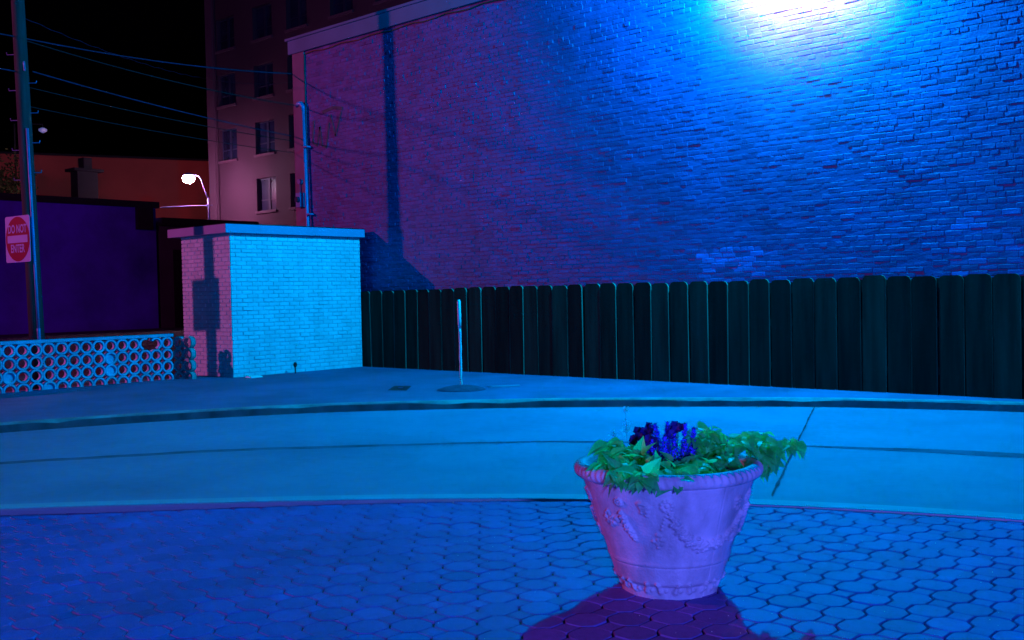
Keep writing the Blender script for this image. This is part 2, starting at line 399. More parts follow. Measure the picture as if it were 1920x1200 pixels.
# ------------------------------------------------------------------ painted brick building with the big side wall
YW = 13.25
bb_ = empty('brick_building', (-17.9, YW, 0))
tag(bb_, 'painted brick building with a tall windowless side wall behind the wooden fence', 'building')
brickwork('wall', M_wall, bb_, (0, YW, 0), (1, 0, 0), (0, -1, 0), -17.9, 4.0, 1.06, 6.62, seed=5, header=7, dep=(0.001, 0.0068), joint=0.010,
          tmean=0.24, patch=[(-8.07, -6.62, 1.6, 2.10, 0.48), (-4.4, -3.0, 1.5, 2.35, 0.36)])
c = MB(); c.box(-17.9, 10, YW+0.005, 26, 0, 6.6); c.build('back_mass', M_wall, bb_)
c = MB(); c.box(-18.0, 10, YW-0.07, YW+0.25, 6.62, 6.90); c.box(-18.05, 10, YW-0.11, YW+0.30, 6.90, 6.95); c.build('cornice', M_cornice, bb_)
c = MB(); c.box(-17.9, -17.5, YW-0.035, YW+0.01, 1.06, 6.62); c.build('corner_pilaster', mat('pilaster_paint', (0.20, 0.10, 0.16), 0.7, 0.15, 2), bb_)
c = MB(); c.tube([(-17.49, YW-0.03, 6.55), (-17.49, YW-0.03, 4.0), (-17.47, YW-0.03, 1.2)], 0.008, 6); pts = [(-17.49+i*0.3, YW-0.022, 6.56+0.02*math.sin(i*1.9)) for i in range(28)]
c.tube(pts, 0.012, 6); c.build('wall_cable', M_rust, bb_)
# faded scribble painted on the left of the wall
c = MB()
def stroke(pts, wd):
    for (x0, z0), (x1, z1) in zip(pts, pts[1:]):
        d = Vector((x1-x0, 0, z1-z0)); nrm = Vector((-d.z, 0, d.x)).normalized()*wd/2
        a = Vector((x0, YW-0.0125, z0)); b = Vector((x1, YW-0.0125, z1))
        q = [a-nrm, b-nrm, b+nrm, a+nrm]; c.add(q + [v+Vector((0, 0.006, 0)) for v in q], [(0,1,2,3), (0,4,5,1), (1,5,6,2), (2,6,7,3), (3,7,4,0)])
stroke([(-17.25,5.15),(-17.30,4.7),(-17.15,4.62),(-17.05,5.0),(-17.0,4.6),(-16.85,4.55),(-16.75,5.05)], 0.05)
stroke([(-16.95,5.28),(-16.6,5.33),(-16.3,5.27)], 0.07)
stroke([(-16.7,5.2),(-16.55,4.75),(-16.35,5.22)], 0.045)
c.build('graffiti', mat('faded_graffiti', (0.10, 0.07, 0.10), 0.9, 0.2, 5), bb_)
# electrical riser with weatherhead and meter boxes: stands on the wall, part of the building's service
sv = empty('service_mast', (-17.40, YW-0.1, 2.6)); tag(sv, 'tall galvanised conduit with a hooked weatherhead running up the left end of the brick wall', 'conduit')
c = MB(); c.tube([(-17.35, YW-0.1, 0.1), (-17.42, YW-0.1, 3.0), (-17.48, YW-0.1, 5.40)], 0.035, 12); c.build('pipe', M_metal, sv, True)
c = MB(); c.tube([(-17.48, YW-0.1, 5.38), (-17.49, YW-0.1, 5.46), (-17.53, YW-0.11, 5.52), (-17.60, YW-0.13, 5.53), (-17.66, YW-0.15, 5.48)], [0.038, 0.045, 0.05, 0.05, 0.04], 12); c.build('weatherhead', M_metal, sv, True)
for z in (1.9, 3.2, 4.6):
    c = MB(); c.box(-17.49+(5.4-z)*0.03, -17.36+(5.4-z)*0.03, YW-0.14, YW-0.04, z, z+0.03); c.build('bracket', M_metal, sv)
mbx = empty('meter_box', (-17.68, YW-0.1, 3.5)); tag(mbx, 'pale electrical meter box on the wall corner beside the tall conduit', 'meter box')
c = MB(); c.box(-17.76, -17.60, YW-0.14, YW-0.035, 3.38, 3.68); c.build('case', M_metal, mbx)
c = MB(); c.tube([(-17.68, YW-0.14, 3.54), (-17.68, YW-0.19, 3.54)], 0.06, 14); c.build('dial', M_frame, mbx)
mbx = empty('junction_box', (-17.70, YW-0.1, 3.9)); tag(mbx, 'small round junction box on the wall corner above the pale meter box', 'junction box')
c = MB(); c.tube([(-17.70, YW-0.03, 3.92), (-17.70, YW-0.10, 3.92)], 0.055, 14); c.build('case', M_metal, mbx)
c = MB(); c.tube([(-17.70, YW-0.06, 3.86), (-17.69, YW-0.06, 3.68)], 0.014, 6); c.build('pipe', M_metal, mbx)
# the flood lamp itself, just above the frame
fl = empty('wall_flood_lamp', (-6.55, YW, 6.5)); tag(fl, 'blue flood lamp on a short arm high on the painted brick wall', 'lamp')
c = MB(); c.tube([(-6.55, YW+0.05, 6.94), (-6.55, YW+0.03, 7.25), (-6.55, YW-0.5, 7.42), (-6.55, YW-0.83, 7.36)], 0.02, 8); c.build('arm', M_metal, fl)
c = MB(); c.lathe(-6.55, YW-0.83, [(0.05, 7.38), (0.10, 7.32), (0.20, 7.18), (0.24, 7.12)], 20, False); c.build('shade', M_metal, fl, True)
c = MB(); c.lathe(-6.55, YW-0.83, [(0.005, 7.18), (0.05, 7.20), (0.06, 7.24), (0.03, 7.30)], 16); c.build('bulb', emis('blue_bulb', (0.05, 0.4, 1.0), 30), fl, True)

# ------------------------------------------------------------------ shed
sx0, sx1, sy0, sy1 = -17.22, -15.61, 10.10, 13.03
sh = empty('brick_shed', (sx1, sy0, 0.1)); tag(sh, 'small flat roofed cream brick shed at the left end of the wooden fence', 'shed')
c = MB(); c.box(sx0+0.012, sx1-0.012, sy0+0.012, sy1, 0.05, 2.64); c.build('wall_core', M_shedm, sh)
brickwork('front_wall', M_shed, sh, (sx1-0.012, 0, 0), (0, 1, 0), (1, 0, 0), sy0, sy1, 0.09, 2.63, bl=0.222, joint=0.010, dep=(0.008, 0.012), seed=9, backing=False, tilt=0.0006, rough=0.0008)
brickwork('side_wall', M_shed, sh, (0, sy0+0.012, 0), (1, 0, 0), (0, -1, 0), sx0, sx1, 0.09, 2.63, bl=0.222, joint=0.010, dep=(0.008, 0.012), seed=10, backing=False, tilt=0.0006, rough=0.0008)
c = MB(); c.box(sx0-0.22, sx1+0.10, sy0-0.14, sy1+0.04, 2.635, 2.785); c.build('roof', M_fascia, sh)
c = MB(); c.box(sx0-0.20, sx1+0.08, sy0-0.12, sy1+0.02, 2.785, 2.80); c.build('roof_covering', M_roof, sh)

# ------------------------------------------------------------------ wooden fence
fe = empty('wooden_fence', (-15.58, 13.06, 0.1)); tag(fe, 'long dark wooden board fence with clipped dog ear tops below the brick wall', 'fence')
random.seed(5)
x = -15.50; i = 0
def board(cx, wdt, yf, zt, yawr, t, lean):
    th = 0.030; h0 = 0.085; ear = 0.055
    prof = [(-wdt/2, h0), (wdt/2, h0), (wdt/2, zt-ear), (wdt/2-ear*0.35, zt-ear*0.3), (wdt/2-ear, zt), (-wdt/2+ear, zt), (-wdt/2+ear*0.35, zt-ear*0.3), (-wdt/2, zt-ear)]
    vs = []
    for yy in (0, th):
        for (px, pz) in prof: vs.append((cx + px*math.cos(yawr) - yy*math.sin(yawr) + lean*(pz-0.1), yf + px*math.sin(yawr) + yy, pz))
    n = 8; fs = [tuple(range(n)), tuple(range(n, 2*n))[::-1]] + [(k, n+k, n+(k+1) % n, (k+1) % n) for k in range(n)]
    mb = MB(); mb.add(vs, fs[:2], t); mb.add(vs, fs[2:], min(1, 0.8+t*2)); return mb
while x < 3.2:
    big = 1.585 if x < -13.2 else 1.60
    zt = big + random.gauss(0, 0.008)
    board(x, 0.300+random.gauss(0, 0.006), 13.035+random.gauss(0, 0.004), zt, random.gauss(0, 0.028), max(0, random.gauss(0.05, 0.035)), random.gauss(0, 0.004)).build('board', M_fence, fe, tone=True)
    x += 0.3265 + random.gauss(0, 0.006); i += 1
c = MB()
for z in (0.35, 0.95, 1.4): c.box(-15.58, 3.3, 13.065, 13.10, z, z+0.09, 0.05)
c.build('rail', M_fence, fe, tone=True)
x = -15.34; c_i = 0
while x < 3.1:
    board(x, 0.24, 13.105, 1.56+random.gauss(0, 0.008), 0, 0.02, 0).build('back_board', M_fence, fe, tone=True)
    x += 0.3265*1.0

# ------------------------------------------------------------------ breeze block wall
bz = empty('breeze_block_wall', (-16.3, 9.35, 0.1)); tag(bz, 'low openwork wall of round breeze blocks with one broken ring beside the cream shed', 'wall')
def ring(mb, fn, th, t, filled=False, arc=None):
    """one hollow round block; fn(u, z, d) gives a point, u, z in the wall face and d the depth"""
    n = 32; ri = 0.074; ro = 0.108; half = 0.1025
    vs = []; fs = []
    ks = list(range(n+1)) if arc is None else list(range(arc[0], arc[1]+1))
    for k in ks:
        a = 2*math.pi*k/n; co, si = math.cos(a), math.sin(a)
        R = min(ro, (half-0.0006)/max(abs(co), abs(si)))
        for (r_, d) in ((ri, 0.0), (ri+0.005, -0.004+0.0), (R-0.004, -0.004), (R, 0.0), (R, th), (ri, th)):
            vs.append(fn(r_*co, r_*si, d))
    m_ = 6
    for q in range(len(ks)-1):
        for e_ in range(m_): e2_ = (e_+1) % m_; fs.append((q*m_+e_, q*m_+e2_, (q+1)*m_+e2_, (q+1)*m_+e_))
    if arc: fs.append(tuple(range(m_))); fs.append(tuple((len(ks)-1)*m_+k for k in range(m_))[::-1])
    if filled:
        b_ = len(vs); vs += [fn((ri+0.002)*math.cos(2*math.pi*k/n), (ri+0.002)*math.sin(2*math.pi*k/n), 0.03) for k in range(n)]; fs.append(tuple(range(b_, b_+n)))
    mb.add(vs, fs, t)
random.seed(9)
zs = [0.125, 0.33, 0.535, 0.74]; c = MB(); rub = MB()
for j in range(34):
    yy = 9.35 - 0.1025 - 0.205*j
    for r_, zz in enumerate(zs):
        fl_ = (j, r_) in ((5, 2), (5, 1), (10, 0), (13, 1), (17, 2), (21, 1)); arc = None
        if r_ == 3 and j == 2: arc = (6, 22)
        if r_ == 3 and j == 1: arc = (-6, 13)
        ox, oz = random.gauss(0, 0.0015), random.gauss(0, 0.001)
        ring(c, lambda u, z, d, yy=yy, zz=zz, ox=ox, oz=oz: (-16.3 - d + ox, yy+u, zz+z+oz), 0.095, min(1, max(0, random.gauss(0.5, 0.2))), fl_, arc)
c.build('ring_blocks', M_breeze, bz, tone=True)
c = MB(); c.box(-16.41, -16.285, 2.35, 9.36, 0.8445, 0.895); c.build('cap', M_breeze, bz)
c = MB(); dx, dy = 0.955, 0.297
for j in range(2):
    for zz in zs:
        s0 = 0.075 + 0.205*j
        ring(c, lambda u, z, d, s0=s0, zz=zz: (-16.33 + dx*(s0+u) - dy*d*(-1)*0 + (-dy)*(-d)*0 - (-dy)*d*-1*0 + 0.0 + d*(-0.297), 9.40 + dy*(s0+u) + d*0.955, zz+z), 0.10, random.random()*0.5+0.3)
c.build('end_return', mat('bare_block', (0.36, 0.30, 0.30), 0.85, 0.15, 8, 0.3, 50, tone=(0.85, 1.1)), bz, tone=True)
# ------------------------------------------------------------------ small things on the sidewalk
po = empty('marker_post', (-10.40, 10.50, 0.1)); tag(po, 'thin peeling white post set in a round concrete mound on the sidewalk', 'post')
c = MB(); pts = []; 
for k in range(14): z = 0.14 + k*0.065; pts.append((-10.40+0.002*math.sin(k*1.7), 10.50+0.002*math.cos(k*1.3), z))
c.tube(pts, [0.019+0.002*math.sin(k*2.3) for k in range(14)], 10); c.build('lower_pole', M_white, po, True)
c = MB(); c.tube([(-10.405, 10.50, 0.98), (-10.405, 10.50, 1.10), (-10.41, 10.50, 1.37), (-10.41, 10.50, 1.40)], [0.022, 0.026, 0.026, 0.016], 12); c.build('sleeve', M_white, po, True)
c = MB(); c.lathe(-10.40, 10.50, [(0.36, 0.095), (0.33, 0.118), (0.24, 0.145), (0.12, 0.165), (0.04, 0.172)], 36); c.build('mound', mat('rough_mound', (0.08, 0.055, 0.09), 0.95, 0.3, 9, 0.9, 40), po, True)
uc = MB(); uc.add([(-11.30,9.89,0.1035),(-11.05,10.03,0.1035),(-11.50,10.54,0.1035),(-11.74,10.41,0.1035)], [(0,1,2,3)])
cv = empty('utility_cover', (-11.4, 10.2, 0.1)); tag(cv, 'dark square utility cover flush in the sidewalk left of the white post', 'utility cover')
vs = [(-11.30,9.89),(-11.05,10.03),(-11.50,10.54),(-11.74,10.41)]
c = MB(); c.add([(x_, y_, 0.1045) for x_, y_ in vs]+[(x_, y_, 0.09) for x_, y_ in vs], [(0,1,2,3),(0,4,5,1),(1,5,6,2),(2,6,7,3),(3,7,4,0)]); c.build('plate', M_black, cv)
c = MB(); c.tube([(-11.42, 10.20, 0.108), (-11.36, 10.235, 0.108)], 0.005, 6); c.build('lifting_handle', M_metal, cv)
pk = MB(); pk.add([(-10.30,10.93,0.102),(-10.24,10.97,0.102),(-10.00,11.34,0.102),(-10.06,11.37,0.102),(-10.30,10.93,0.125),(-10.24,10.97,0.125),(-10.00,11.34,0.12),(-10.06,11.37,0.12)], [(4,5,6,7),(0,1,5,4),(1,2,6,5),(2,3,7,6),(3,0,4,7)])
tag(pk.build('wood_scrap', M_band), 'flat pale strip of scrap wood lying behind the concrete mound', 'scrap')
lt = MB(); lt.add([(-15.32,10.14,0.102),(-15.16,10.16,0.102),(-15.18,10.42,0.102),(-15.30,10.40,0.102),(-15.30,10.15,0.14),(-15.18,10.17,0.125),(-15.19,10.40,0.128),(-15.28,10.38,0.142)], [(4,5,6,7),(0,1,5,4),(1,2,6,5),(2,3,7,6),(3,0,4,7)])
tag(lt.build('paper_litter', M_white), 'crumpled white paper litter on the ground at the shed corner', 'litter')
hb = empty('hose_standpipe', (-15.3, 11.25, 0.1)); tag(hb, 'short dark standpipe tap in front of the shed wall', 'standpipe')
c = MB(); c.tube([(-15.38, 11.25, 0.09), (-15.38, 11.25, 0.24)], 0.011, 8); c.build('pipe', M_black, hb)
c = MB(); c.lathe(-15.38, 11.25, [(0.012, 0.21), (0.03, 0.235), (0.034, 0.27), (0.02, 0.30), (0.012, 0.305)], 12); c.tube([(-15.38, 11.25, 0.25), (-15.33, 11.21, 0.24), (-15.32, 11.20, 0.21)], 0.011, 8); c.build('tap', M_black, hb, True)

# ------------------------------------------------------------------ planter
PX, PY = -2.835, 4.318
pt = empty('flower_pot', (PX, PY, -0.02)); tag(pt, 'large pinkish lilac planter with moulded swags and fluted rim on the brick paving', 'planter')
ZR = 0.0
def prof_r(z):
    P_ = [(-0.035, 0.236), (0.02, 0.238), (0.048, 0.246), (0.058, 0.262), (0.068, 0.270), (0.20, 0.312), (0.40, 0.378), (0.545, 0.424)]
    return float(np.interp(z, [p[0] for p in P_], [p[1] for p in P_]))
feat = []   # (theta, z, radius m, height m)
def blob(th, z, rad, h): feat.append((th, z, rad, h))
def swag(pts, w0, w1, h, nblob, seed):
    rg = random.Random(seed); P_ = [Vector((a, b, 0)) for a, b in pts]; C_ = spline([(a, b) for a, b in pts], 12)
    for i_, p in enumerate(C_):
        s = i_/(len(C_)-1); wv = w0 + (w1-w0)*math.sin(math.pi*s)
        blob(p.x, p.y, wv, h*0.55)
        for _ in range(nblob):
            blob(p.x + rg.gauss(0, wv*0.55)/0.33, p.y + rg.gauss(0, wv*0.5), rg.uniform(0.006, 0.010), h*rg.uniform(0.5, 1.0))
def cluster(th, z, R, n_, seed, h=0.006, br=0.009):
    rg = random.Random(seed)
    for k in range(n_):
        a = rg.uniform(0, 6.28); q = R*math.sqrt(rg.random()); blob(th + q*math.cos(a)/0.34, z + q*math.sin(a)*1.1, br*rg.uniform(0.8, 1.15), h*rg.uniform(0.7, 1.1))
def rosette(th, z, R):
    blob(th, z, R*0.4, 0.008)
    for k in range(9):
        a = 2*math.pi*k/9; blob(th + R*0.8*math.cos(a)/0.38, z + R*0.8*math.sin(a), R*0.32, 0.007)
period = 1.30
for rep in range(5):
    o_ = -1.007 + (rep-2)*2*math.pi/5
    rosette(o_, 0.473, 0.030)
    if rep == 1:   # the panel left of the front rosette carries a short leaf spray instead of a garland
        swag([(-1.61, 0.425), (-1.555, 0.365), (-1.463, 0.294)], 0.005, 0.013, 0.010, 3, 31); cluster(-1.80, 0.385, 0.034, 26, 32, 0.007); rosette(-1.61, 0.476, 0.020)
    else: swag([(o_+0.04, 0.435), (o_+0.136, 0.363), (o_+0.258, 0.311), (o_+0.43, 0.273), (o_+0.62, 0.263), (o_+0.81, 0.285), (o_+1.0, 0.33), (o_+1.16, 0.40)], 0.008, 0.024, 0.012, 4, rep)
    for k in range(6): blob(o_-0.008-0.013*k, 0.44-0.017*k, 0.006, 0.005)
    cluster(o_-0.12, 0.300, 0.026, 16, 40+rep); blob(o_-0.13, 0.262, 0.008, 0.006)
    for k in range(5): blob(o_-0.33+0.02*k, 0.477+0.004*math.sin(k), 0.011, 0.009); blob(o_-0.31+0.02*k, 0.46, 0.011, 0.007)
    cluster(o_-0.27, 0.44, 0.018, 9, 80+rep, 0.007)
for k in range(22):
    th = -1.735 + 0.2856*k
    for q in range(5): blob(th + 0.012*q*(1 if k % 2 else -1), 0.045+0.010*q-0.02, 0.013-0.001*q, 0.008)
    blob(th+0.1, 0.03, 0.010, 0.005)
NT, NZ = 640, 190
tt = np.linspace(-math.pi, math.pi, NT, endpoint=False) - math.pi/2 + math.pi/2; zz_ = np.linspace(-0.03, 0.552, NZ)
TH, ZZ = np.meshgrid(tt, zz_); RR = np.interp(ZZ, [-0.035, 0.02, 0.048, 0.058, 0.068, 0.20, 0.40, 0.545], [0.236, 0.238, 0.246, 0.262, 0.270, 0.312, 0.378, 0.424])
D = np.zeros_like(RR)
for (th, z, rad, h) in feat:
    iz0 = np.searchsorted(zz_, z-2.4*rad); iz1 = np.searchsorted(zz_, z+2.4*rad)
    if iz1 <= iz0: continue
    dth = (TH[iz0:iz1]-th+math.pi) % (2*math.pi) - math.pi
    d2 = (dth*RR[iz0:iz1])**2 + (ZZ[iz0:iz1]-z)**2
    D[iz0:iz1] = np.maximum(D[iz0:iz1], 1.9*h*np.exp(-(d2/(rad*rad))**1.3*0.9))
D -= 0.004*np.exp(-((ZZ-0.152)/0.004)**2) - 0.004*np.exp(-((ZZ-0.165)/0.012)**2)
crk = np.interp(ZZ, [0, 0.14, 0.346, 0.552], [-0.25, -0.258, -0.297, -0.308]); D -= 0.0035*np.exp(-(((TH-crk)*RR)/0.003)**2)
for _ in range(170):
    th = rng.uniform(-math.pi, math.pi); z = rng.uniform(0.02, 0.54); rad = rng.uniform(0.0018, 0.0048)
    iz0 = np.searchsorted(zz_, z-3*rad); iz1 = np.searchsorted(zz_, z+3*rad); dth = (TH[iz0:iz1]-th+math.pi) % (2*math.pi) - math.pi
    D[iz0:iz1] -= 0.004*np.exp(-((dth*RR[iz0:iz1])**2 + (ZZ[iz0:iz1]-z)**2)/rad**2)
D += 0.0012*np.sin(TH*7+ZZ*9) + 0.0008*np.sin(TH*13-ZZ*23)
RR = RR + D
V = np.stack([PX+RR*np.cos(TH), PY+RR*np.sin(TH), ZZ], -1).reshape(-1, 3)
F = [(i*NT+k, i*NT+(k+1) % NT, (i+1)*NT+(k+1) % NT, (i+1)*NT+k) for i in range(NZ-1) for k in range(NT)]
link_mesh('body', V.tolist(), F, M_pot, pt, True)
# rim: rolled lip with slanting flutes
rp = []
for k in range(26):
    a = -2.2 + k*(2.2+2.6)/25; rp.append((0.428 + 0.036*math.cos(a), 0.588 + 0.036*math.sin(a)*1.0, a))
rp = [(0.415, 0.548, -3)] + rp + [(0.385, 0.600, 9), (0.380, 0.54, 9)]
NR = 960; vs = []
for (r_, z_, a) in rp:
    for k in range(NR):
        t = 2*math.pi*k/NR
        f_ = 0.0
        if -1.2 < a < 1.6: f_ = 0.0030*math.cos(t*70 + a*1.3)*(1-abs((a-0.2)/1.4)**3)
        rr_ = r_ + f_ + 0.0015*math.sin(t*5+1); vs.append((PX+rr_*math.cos(t), PY+rr_*math.sin(t), z_ + f_*0.5 + 0.0015*math.sin(t*3)))
F = [(i*NR+k, i*NR+(k+1) % NR, (i+1)*NR+(k+1) % NR, (i+1)*NR+k) for i in range(len(rp)-1) for k in range(NR)]
link_mesh('rim', vs, F, M_pot, pt, True)
c = MB(); c.lathe(PX, PY, [(0.384, 0.545), (0.30, 0.556), (0.18, 0.567), (0.02, 0.572)], 40); c.build('soil', M_soil, pt, True)

# tiny bright chips of glass and grit lying on the paving
gt = MB(); rg_ = random.Random(77)
for _ in range(150):
    d_ = rg_.uniform(4.2, 6.4); q_ = rg_.gauss(1.5, 1.5); x_ = fwd[0]*d_+rgt[0]*q_; y_ = fwd[1]*d_+rgt[1]*q_
    if math.hypot(x_-PX, y_-PY) < 0.3 or not inside_pave(x_, y_): continue
    z_ = pave_z(Vector((x_, y_, 0)))+0.0015; e_ = rg_.uniform(0.0012, 0.0030)
    gt.add([(x_-e_, y_, z_), (x_, y_-e_, z_), (x_+e_, y_, z_), (x_, y_+e_, z_), (x_, y_, z_+e_*1.4)], [(0,1,4), (1,2,4), (2,3,4), (3,0,4)])
tag(gt.build('grit', M_white), kind='stuff')

# ------------------------------------------------------------------ plants in the pot
R_ = Vector((math.cos(yaw), math.sin(yaw), 0)); T_ = Vector((math.sin(yaw), -math.cos(yaw), 0)); PC = Vector((PX, PY, 0))
def pl(a, b, z): return PC + R_*a + T_*b + Vector((0, 0, z))
def leaf(mb, p, d, upv, L, W_, t, droop=0.25, lobes=True):
    d = d.normalized(); s = d.cross(upv).normalized(); n_ = s.cross(d).normalized()
    prof = [(0, 0), (0.06, 0.55), (0.20, 1.0), (0.36, 0.86), (0.52, 0.66), (0.75, 0.34), (1.0, 0.0)] if lobes else [(0, 0), (0.15, 0.6), (0.35, 1), (0.6, 0.75), (0.85, 0.3), (1, 0)]
    vs = []
    for (u, w_) in prof:
        cz = -droop*L*u*u
        mid = p + d*(u*L) + n_*cz
        back = -0.12*L if 0 < u < 0.3 else 0
        vs += [mid - s*(w_*W_/2) + n_*(0.16*w_*W_) + d*back, mid, mid + s*(w_*W_/2) + n_*(0.16*w_*W_) + d*back]
    fs = []
    for i_ in range(len(prof)-1):
        a = i_*3; fs += [(a, a+1, a+4, a+3), (a+1, a+2, a+5, a+4)]
    mb.add(vs, fs, t)
def vine(name, label, stems, seed, dens, lsize):
    rg = random.Random(seed); o = empty(name, pl(*stems[0][0])); tag(o, label, 'plant', 'lime green vines in the planter')
    ml = MB(); ms = MB()
    for pts in stems:
        C_ = []
        P_ = [Vector(p) for p in pts]; PP = [P_[0]*2-P_[1]] + P_ + [P_[-1]*2-P_[-2]]
        for i_ in range(1, len(PP)-2):
            for k in range(6):
                t = k/6; a, b, c_, d = PP[i_-1], PP[i_], PP[i_+1], PP[i_+2]
                C_.append(0.5*((2*b)+(c_-a)*t+(2*a-5*b+4*c_-d)*t*t+(3*b-a-3*c_+d)*t**3))
        C_.append(P_[-1]); ms.tube([pl(*p) for p in C_], 0.0035, 6)
        for i_, p in enumerate(C_):
            if i_ == 0: continue
            dirs = (C_[i_]-C_[i_-1]).normalized()
            for _ in range(dens):
                a = rg.uniform(0, 2*math.pi)
                side = Vector((math.cos(a), math.sin(a), 0))
                dl = (dirs*0.5 + side*0.9 + Vector((0, 0.45, rg.uniform(-0.25, 0.6)))).normalized()
                base = Vector(p) + Vector((rg.gauss(0, 0.012), rg.gauss(0, 0.012), rg.gauss(0.005, 0.012)))
                pet = base + dl*rg.uniform(0.01, 0.035) + Vector((0, 0, rg.uniform(0.0, 0.02)))
                ms.tube([pl(*base), pl(*pet)], 0.0015, 4, False)
                W0 = lambda v: R_*v.x + T_*v.y + Vector((0, 0, v.z))
                L = lsize*rg.uniform(0.6, 1.25)
                upv = (Vector((0, 0, 1)) + Vector((rg.gauss(0, .35), rg.gauss(0, .35), 0)) + T_*0.35).normalized()
                leaf(ml, pl(*pet), W0(dl + Vector((0, 0, -0.35))), upv, L, L*rg.uniform(0.75, 0.95), min(1, max(0, rg.gauss(0.55, 0.25))), rg.uniform(0.1, 0.5))
    ml.build('leaves', M_leaf, o, tone=True); ms.build('stems', M_stem, o)
vine('sweet_potato_vine', 'bright lime green leafy vine spilling over the front left rim of the planter', [
    [(-0.10, 0.05, 0.56), (-0.18, 0.16, 0.63), (-0.27, 0.22, 0.62), (-0.35, 0.20, 0.615)],
    [(-0.10, 0.05, 0.56), (-0.14, 0.20, 0.60), (-0.16, 0.34, 0.605), (-0.18, 0.42, 0.585)],
    [(-0.08, 0.05, 0.56), (-0.02, 0.22, 0.59), (-0.02, 0.33, 0.60), (-0.03, 0.43, 0.575)],
    [(-0.10, 0.05, 0.56), (-0.20, 0.05, 0.66), (-0.28, 0.05, 0.67)],
    [(-0.05, 0.10, 0.56), (0.04, 0.20, 0.59), (0.10, 0.29, 0.595)],
    [(-0.12, 0.05, 0.56), (-0.24, 0.28, 0.62), (-0.28, 0.36, 0.58)]], 4, 3, 0.085)
vine('sweet_potato_vine', 'lime green leafy vine trailing out past the right rim of the planter', [
    [(0.10, -0.02, 0.56), (0.15, -0.02, 0.70), (0.20, -0.04, 0.73), (0.24, -0.05, 0.72)],
    [(0.12, 0.0, 0.56), (0.26, 0.02, 0.66), (0.38, 0.02, 0.675), (0.47, 0.0, 0.67), (0.57, -0.03, 0.665), (0.66, -0.06, 0.655)],
    [(0.12, 0.0, 0.56), (0.24, -0.08, 0.66), (0.36, -0.12, 0.68), (0.48, -0.12, 0.685)],
    [(0.12, 0.03, 0.56), (0.20, 0.10, 0.61), (0.30, 0.10, 0.62)],
    [(0.40, 0.02, 0.67), (0.47, 0.03, 0.64), (0.51, 0.04, 0.59)]], 8, 3, 0.075)
vine('sweet_potato_vine', 'low lime green vine filling the middle of the planter behind the front leaves', [
    [(0.0, -0.05, 0.555), (0.12, 0.12, 0.59), (0.20, 0.20, 0.585)], [(0.0, -0.05, 0.555), (-0.2, -0.09, 0.60), (-0.3, -0.08, 0.63)], [(0.0, -0.05, 0.555), (0.1, -0.2, 0.62), (0.22, -0.22, 0.63)]], 12, 3, 0.07)
def salvia(label, spikes, m, seed, group=None, name='blue_salvia'):
    rg = random.Random(seed); o = empty(name, pl(spikes[0][0], spikes[0][1], 0.56)); tag(o, label, 'flower', 'blue salvia plants in the planter')
    for (a, b, z0, z1, lean, rad) in spikes:
        fl_ = MB(); st = MB(); st.tube([pl(a, b, 0.56), pl(a+lean*0.5, b, (0.56+z1)/2), pl(a+lean, b, z1)], 0.003, 5)
        st.build('stem', M_stem, o)
        nn = int((z1-z0)/0.0065)
        for i_ in range(nn):
            s = i_/nn; z = z0+(z1-z0)*s; rr_ = 1.3*rad*(1-0.75*s**1.6)
            for k in range(7):
                an = rg.uniform(0, 6.28); q = Vector((math.cos(an), math.sin(an), rg.uniform(-0.1, 0.6))); p = Vector((a+lean*(z-0.56)/(z1-0.56), b, z)) + q*rr_*rg.uniform(0.35, 1)
                L = rg.uniform(0.009, 0.018); s1_ = Vector((-q.y, q.x, 0)).normalized()*L*0.5
                fl_.add([pl(*(p-s1_)), pl(*(p+q*L)), pl(*(p+s1_)), pl(*(p+Vector((0, 0, -L*0.7))))], [(0, 1, 2), (0, 2, 3)], min(1, max(0, rg.gauss(0.5, 0.3))))
        fl_.build('flower_spike', m, o, tone=True)
    sg = MB()
    for _ in range(14):
        a, b = spikes[rg.randrange(len(spikes))][:2]; an = rg.uniform(0, 6.28)
        leaf(sg, pl(a+rg.gauss(0, .02), b+rg.gauss(0, .02), 0.58+rg.uniform(0, .03)), R_*math.cos(an)+T_*math.sin(an)+Vector((0, 0, 0.5)), Vector((0, 0, 1)), 0.05, 0.022, rg.random(), 0.3, False)
    sg.build('leaves', M_sage, o, tone=True)
salvia('blue salvia plant with tall spike at the left of the flower clump', [(-0.055, 0.0, 0.62, 0.81, -0.005, 0.024), (-0.02, 0.04, 0.60, 0.755, 0.0, 0.032), (-0.085, 0.04, 0.60, 0.74, 0.0, 0.03)], M_blue, 1)
salvia('blue salvia plant with a tall middle spike behind the front vine leaves', [(0.0, -0.02, 0.62, 0.815, 0.005, 0.024), (0.03, 0.03, 0.60, 0.76, 0.0, 0.034), (-0.04, -0.06, 0.62, 0.76, 0.0, 0.028)], M_blue, 2)
salvia('blue salvia plant with two slim spikes at the right of the flower clump', [(0.078, 0.0, 0.62, 0.81, 0.012, 0.021), (0.115, 0.02, 0.60, 0.79, 0.015, 0.021), (0.075, 0.07, 0.585, 0.72, 0.0, 0.034), (0.11, 0.05, 0.585, 0.70, 0.0, 0.03)], M_blue, 3)
